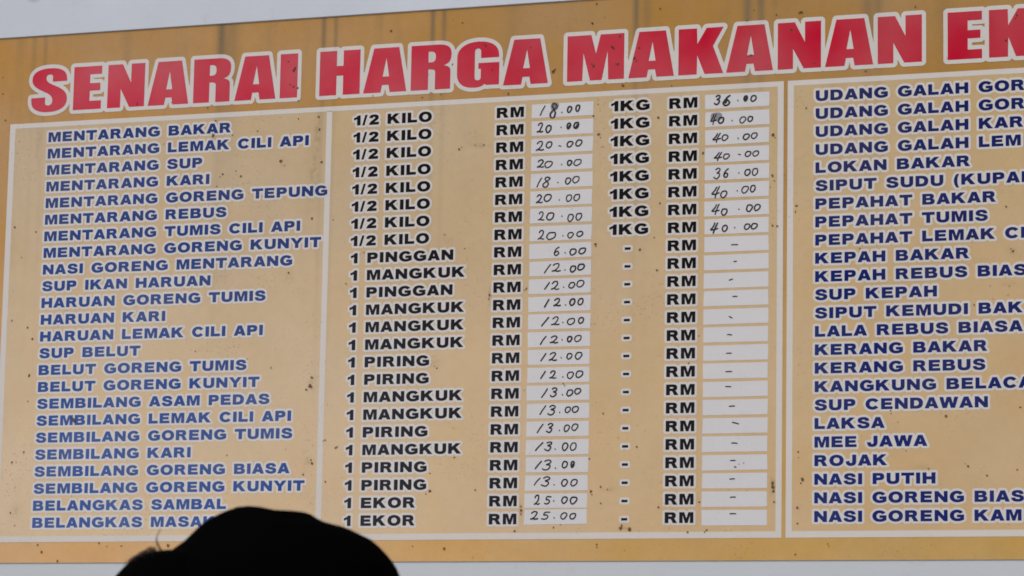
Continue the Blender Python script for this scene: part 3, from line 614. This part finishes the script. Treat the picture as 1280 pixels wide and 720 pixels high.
def handwriting(marks, strip):
    strokes, smudge = [], []
    for mk in marks:
        kind = mk[0]
        if kind == '~':
            x, z, w, s = (a / 1000 for a in mk[1:]); strokes.append(([(x - w / 2, z - s / 2), (x, z + .0004), (x + w / 2, z + s / 2)], .0015)); continue
        if kind in '.-':
            x, z = mk[1] / 1000, mk[2] / 1000
            w = .0026 if kind == '-' else .0004
            strokes.append(([(x - w, z + .0008), (x + w, z - .0008)], .0015)); continue
        x0, x1, z0, z1 = (a / 1000 for a in mk[1:])
        ch, style = kind[0], kind[1:]
        r = {'': .00178, 'b': .0021, 'f': .0022, 's': .0016}[style]
        if ch == '*':                                          # an 8 written over and over
            for q in range(2):
                strokes.append((smooth_line([(x0 + (.10 * q + .08 + p[0] * .72) * (x1 - x0), z0 + (p[1] * (1 - .08 * q)) * (z1 - z0)) for p in DIGIT['8'][0]]), .0011))
            smudge.append([(x0 + (x1 - x0) * a, z0 + (z1 - z0) * b) for a, b in ((.3, .5), (.2, .85), (.45, 1.02), (.9, .98), (1.0, .8), (.75, .5))])
            continue
        ins = r * .8
        for st in DIGIT[ch]:
            pts = [(x0 + ins + (p[0] + random.uniform(-.035, .035)) * (x1 - x0 - 2 * ins), z0 + ins + (p[1] + random.uniform(-.03, .03)) * (z1 - z0 - 2 * ins)) for p in st]
            strokes.append((smooth_line(pts), r * random.uniform(.92, 1.12)))
        if style == 'f':
            strokes.append(([(x0 + .4 * (x1 - x0), z0 + .25 * (z1 - z0)), (x0 + .6 * (x1 - x0), z0 + .6 * (z1 - z0))], .0017))
        if style == 's':
            smudge.append([(x0 + (x1 - x0) * a, z0 + (z1 - z0) * b) for a, b in ((.1, .3), (.15, .95), (.6, 1.1), (1.5, 1.08), (1.75, .75), (1.3, .35))])
    pts = [p for s, _ in strokes for p in s]
    h = .0009; pad = .005
    x0, z0 = min(p[0] for p in pts) - pad, min(p[1] for p in pts) - pad
    GX, GZ = np.meshgrid(np.arange(x0, max(p[0] for p in pts) + pad, h), np.arange(z0, max(p[1] for p in pts) + pad, h))
    Fd = np.full(GX.shape, -1.0)
    for s, r in strokes:
        n = max(1, len(s) - 1)
        Fd = np.maximum(Fd, r - seg_dist(GX, GZ, [(*s[k], *s[k + 1]) for k in range(n)]))
    Fd[Fd == 0] = -1e-9
    F = Flat(); F.field(Fd, x0, z0, h, -0.0010, 0)
    if smudge:
        G = Flat()
        for s in smudge: G.poly(smooth_line(s + [s[0]], 4)[:-1], -0.0008)
        G.build('ink_smudge', M_SMUDGE, strip)
    return F.build('handwritten_price', M_INK, strip)
for cx0, cx1, table, nudge in ((.0463, .2155, HAND1, 0), (.5174, .6868, HAND2, 1)):
    for k in range(24):
        z = row_z(k + 1)
        zt, zb = z + .0315, z - .0075
        if k == 0: zt, zb = z + .0316, z - .0055
        if nudge == 0 and k == 23: zt, zb = z + .0375, z - .0008
        if nudge == 0 and k == 22: zb = z - .0062
        j = lambda a=.0009: random.uniform(-a, a)
        dx = -.0012 if (nudge == 0 and k > 20) else 0.0
        F = Flat(); t = j(.0007)
        F.poly([(cx0 + dx + j(), zb + j(.0005) + t), (cx1 + dx + j(), zb + j(.0005)), (cx1 + dx + j(), zt + j(.0005)), (cx0 + dx + j(), zt + j(.0005) + t)], -0.0006)
        s = F.build('price_strip', M_PAPER, board)
        handwriting(table[k], s)
# brown mould spots scattered over the print
F = Flat()
for x, z, r in SPOTS:
    x, z, r = x / 1000, z / 1000, r / 1000 * 1.2
    n = 11; ph = random.uniform(0, 6.28); el = random.uniform(.65, 1.0); tw = random.uniform(0, 3.14)
    pts = []
    for k in range(n):
        a = ph + 6.2832 * k / n; rr = r * random.uniform(.6, 1.15)
        u, w = rr * math.cos(a), rr * el * math.sin(a)
        pts.append((x + u * math.cos(tw) - w * math.sin(tw), z + u * math.sin(tw) + w * math.cos(tw)))
    F.poly(pts, -0.0013)
tag(F.build('mould_spots', M_MOULD, board), kind='stuff')

# ------------------------------------------------------------------ person in a black cap, standing between camera and board and facing right
U = Vector((0.9431, 0.3324, 0)).normalized()
person = empty('person', (BASE[0], BASE[1], 0.0), math.atan2(U.y, U.x))
tag(person, 'person in a plain black cap below the board, dark hair sticking out at left', 'person')
# body, one continuous skinned figure (local +x = the way the person faces)
J = {'pelvis': (-.01, 0, .92, .125, .15), 'waist': (-.01, 0, 1.08, .105, .135), 'chest': (-.01, 0, 1.28, .115, .165), 'neck0': (-.02, 0, 1.43, .062, .066), 'neck1': (-.005, 0, 1.49, .056, .058),
     'head0': (.0, 0, 1.555, .085, .072), 'head1': (-.002, 0, 1.63, .094, .076), 'head2': (-.004, 0, 1.69, .070, .060)}
verts, edges, rad = [], [], []
idx = {}
def joint(name, p, r, to=None):
    idx[name] = len(verts); verts.append(p); rad.append(r if isinstance(r, tuple) else (r, r))
    if to is not None: edges.append((idx[to], idx[name]))
prev = None
for k_, (x, y, z, ra, rb) in J.items(): joint(k_, (x, y, z), (ra, rb), prev); prev = k_
joint('nose', (.100, 0, 1.575), .016, 'head0')
for s, nm in ((1, 'a'), (-1, 'b')):
    joint('shoulder' + nm, (-.02, .17 * s, 1.38), .062, 'chest'); joint('elbow' + nm, (-.03, .22 * s, 1.10), .043, 'shoulder' + nm)
    joint('wrist' + nm, (.03, .235 * s, .86), .027, 'elbow' + nm); joint('palm' + nm, (.045, .235 * s, .79), (.022, .034), 'wrist' + nm)
    for q in range(4):
        fx = .06 - .018 * q + .01
        joint('knuckle%s%d' % (nm, q), (fx, .238 * s, .755), .0095, 'palm' + nm); joint('tip%s%d' % (nm, q), (fx + .012, .225 * s, .69 + .008 * abs(q - 1)), .007, 'knuckle%s%d' % (nm, q))
    joint('thumb' + nm, (.082, .222 * s, .80), .010, 'palm' + nm); joint('thumbtip' + nm, (.098, .212 * s, .765), .008, 'thumb' + nm)
    joint('hip' + nm, (-.01, .095 * s, .86), .092, 'pelvis'); joint('knee' + nm, (.005, .10 * s, .48), .062, 'hip' + nm)
    joint('ankle' + nm, (-.02, .105 * s, .10), .043, 'knee' + nm); joint('toe' + nm, (.14, .115 * s, .040), .036, 'ankle' + nm)
me = bpy.data.meshes.new('body'); me.from_pydata(verts, edges, []); tmp = bpy.data.objects.new('body_skeleton', me); COL.objects.link(tmp)
md = tmp.modifiers.new('skin', 'SKIN')
for k_, sv in enumerate(me.skin_vertices[0].data): sv.radius = rad[k_]; sv.use_root = (k_ == 0)
tmp.modifiers.new('sub', 'SUBSURF').levels = 2
dg = bpy.context.evaluated_depsgraph_get()
bme = bpy.data.meshes.new_from_object(tmp.evaluated_get(dg)); bpy.data.objects.remove(tmp)
low = min(v_.co.z for v_ in bme.vertices)
for v_ in bme.vertices:
    if v_.co.z < .12: v_.co.z = .12 + (v_.co.z - .12) * (.12 / (.12 - low))
bme.materials.clear()
for m in (M_SKIN, M_SHIRT, M_TROUSERS): bme.materials.append(m)
for pl in bme.polygons:
    c = pl.center
    arm = abs(c.y) > .19 and c.z < 1.12
    pl.material_index = 0 if (c.z > 1.455 or (arm and c.z < 1.1)) else (1 if c.z > .93 or (abs(c.y) > .17 and c.z > .9) else 2)
    pl.use_smooth = True
bme.name = 'body'
body = bpy.data.objects.new('body', bme); COL.objects.link(body); body.parent = person
# loft of horizontal rings between a left and a right profile
def at(prof, z):
    for (x0, z0), (x1, z1) in zip(prof, prof[1:]):
        if z0 >= z >= z1: return x0 + (x1 - x0) * (z0 - z) / max(z0 - z1, 1e-9)
    return prof[-1][0]
def loft(name, left, right, zs, depth, mat, parent, y0=0.0, seg=64):
    v, f = [], []
    for z in zs:
        a, b = at(left, z), at(right, z); cx, rx = (a + b) / 2, max((b - a) / 2, .0006)
        for k in range(seg):
            t = 2 * math.pi * k / seg
            v.append((cx + rx * math.cos(t), y0 + min(rx * depth, .105) * math.sin(t), z))
    for r in range(len(zs) - 1):
        for k in range(seg): f.append((r * seg + k, (r + 1) * seg + k, (r + 1) * seg + (k + 1) % seg, r * seg + (k + 1) % seg))
    f.append(tuple(range(seg)))
    f.append(tuple((len(zs) - 1) * seg + k for k in range(seg - 1, -1, -1)))
    return mesh_obj(name, v, f, mat, parent, smooth=True)
mono = lambda pr: [(x, z - 1e-6 * k) for k, (x, z) in enumerate(pr)]
top = CAP_RIGHT[0][1]; bot = 1.648
zs = sorted({round(z, 5) for _, z in CAP_RIGHT + CAP_LEFT if z > bot} | {top - (top - bot) * (k / 30) ** 1.6 for k in range(31)}, reverse=True)
cap = loft('cap', mono(CAP_LEFT), mono(CAP_RIGHT), zs, .86, M_CAP, person)
# cap brim (curved, towards +x), sweatband and top button
v, f = [], []
for side in (0, 1):
    for r in range(7):
        for k in range(17):
            a = math.radians(-62 + 124 * k / 16); rr = r / 6
            x = .0 + .108 * math.cos(a) + rr * .075 * math.cos(a * .55); y = .092 * math.sin(a) * (1 - .06 * rr)
            v.append((x, y, 1.655 - .012 * rr - 1.6 * y * y - side * .003))
g = lambda s, r, k: s * 119 + r * 17 + k
for r in range(6):
    for k in range(16):
        f.append((g(0, r, k), g(0, r + 1, k), g(0, r + 1, k + 1), g(0, r, k + 1))); f.append((g(1, r, k), g(1, r, k + 1), g(1, r + 1, k + 1), g(1, r + 1, k)))
for k in range(16):
    f.append((g(0, 6, k), g(1, 6, k), g(1, 6, k + 1), g(0, 6, k + 1))); f.append((g(0, 0, k), g(0, 0, k + 1), g(1, 0, k + 1), g(1, 0, k)))
for r in range(6):
    for k in (0, 16): f.append((g(0, r, k), g(0, r + 1, k), g(1, r + 1, k), g(1, r, k)) if k == 16 else (g(0, r, k), g(1, r, k), g(1, r + 1, k), g(0, r + 1, k)))
mesh_obj('brim', v, f, M_CAP, cap, smooth=True)
# hair: a dark mass behind the head with loose strands and one curl
HR = [(-.02, z) for _, z in HAIR_LEFT]
zs = sorted({z for _, z in HAIR_LEFT} | {HAIR_LEFT[0][1] - k * .006 for k in range(27)}, reverse=True)
hair = loft('hair', mono(HAIR_LEFT), mono(HR), zs, 1.15, M_HAIR, person)
sv, sf = [], []
def strand(pts, r0, r1):
    b = len(sv); n = len(pts)
    for k, p in enumerate(pts):
        r = r0 + (r1 - r0) * k / (n - 1)
        d = (Vector(pts[min(k + 1, n - 1)]) - Vector(pts[max(k - 1, 0)])).normalized()
        e1 = d.cross(Vector((0, 1, 0)));  e1 = e1.normalized() if e1.length > 1e-4 else Vector((1, 0, 0)); e2 = d.cross(e1)
        for q in range(4):
            a = q * math.pi / 2; c_ = Vector(p) + e1 * (r * math.cos(a)) + e2 * (r * math.sin(a)); sv.append(tuple(c_))
    for k in range(n - 1):
        for q in range(4): sf.append((b + 4 * k + q, b + 4 * k + (q + 1) % 4, b + 4 * k + 4 + (q + 1) % 4, b + 4 * k + 4 + q))
strand([(x, .0, z) for x, z in WISP], .0007, .0003)
strand([(x + .0008, .003, z - .0006) for x, z in WISP[:5]], .0005, .0002)
for q in range(260):                                   # fuzz standing off the top of the hair
    t = random.betavariate(1.3, 1.1); i = .15 + t * 2.35; k = min(int(i), 4); a_, b_ = HAIR_LEFT[k], HAIR_LEFT[k + 1]
    x = a_[0] + (b_[0] - a_[0]) * (i - k); z = a_[1] + (b_[1] - a_[1]) * (i - k) - .0015
    y = random.gauss(0, .016); lift = random.uniform(.0015, .0115) * (1.05 - .8 * t); ln = random.uniform(.005, .013)
    pts = [(x, y, z - abs(y) * .12)]
    for s in range(1, 6):
        w = s / 5; pts.append((x - ln * w * .9 + random.uniform(-.0005, .0005), y + random.uniform(-.001, .001), z - abs(y) * .12 + lift * math.sin(min(w * 1.9, 1.9)) - ln * .55 * w * w))
    strand(pts, .00021, .00009)
mesh_obj('loose_strands', sv, sf, M_STRAND, hair)
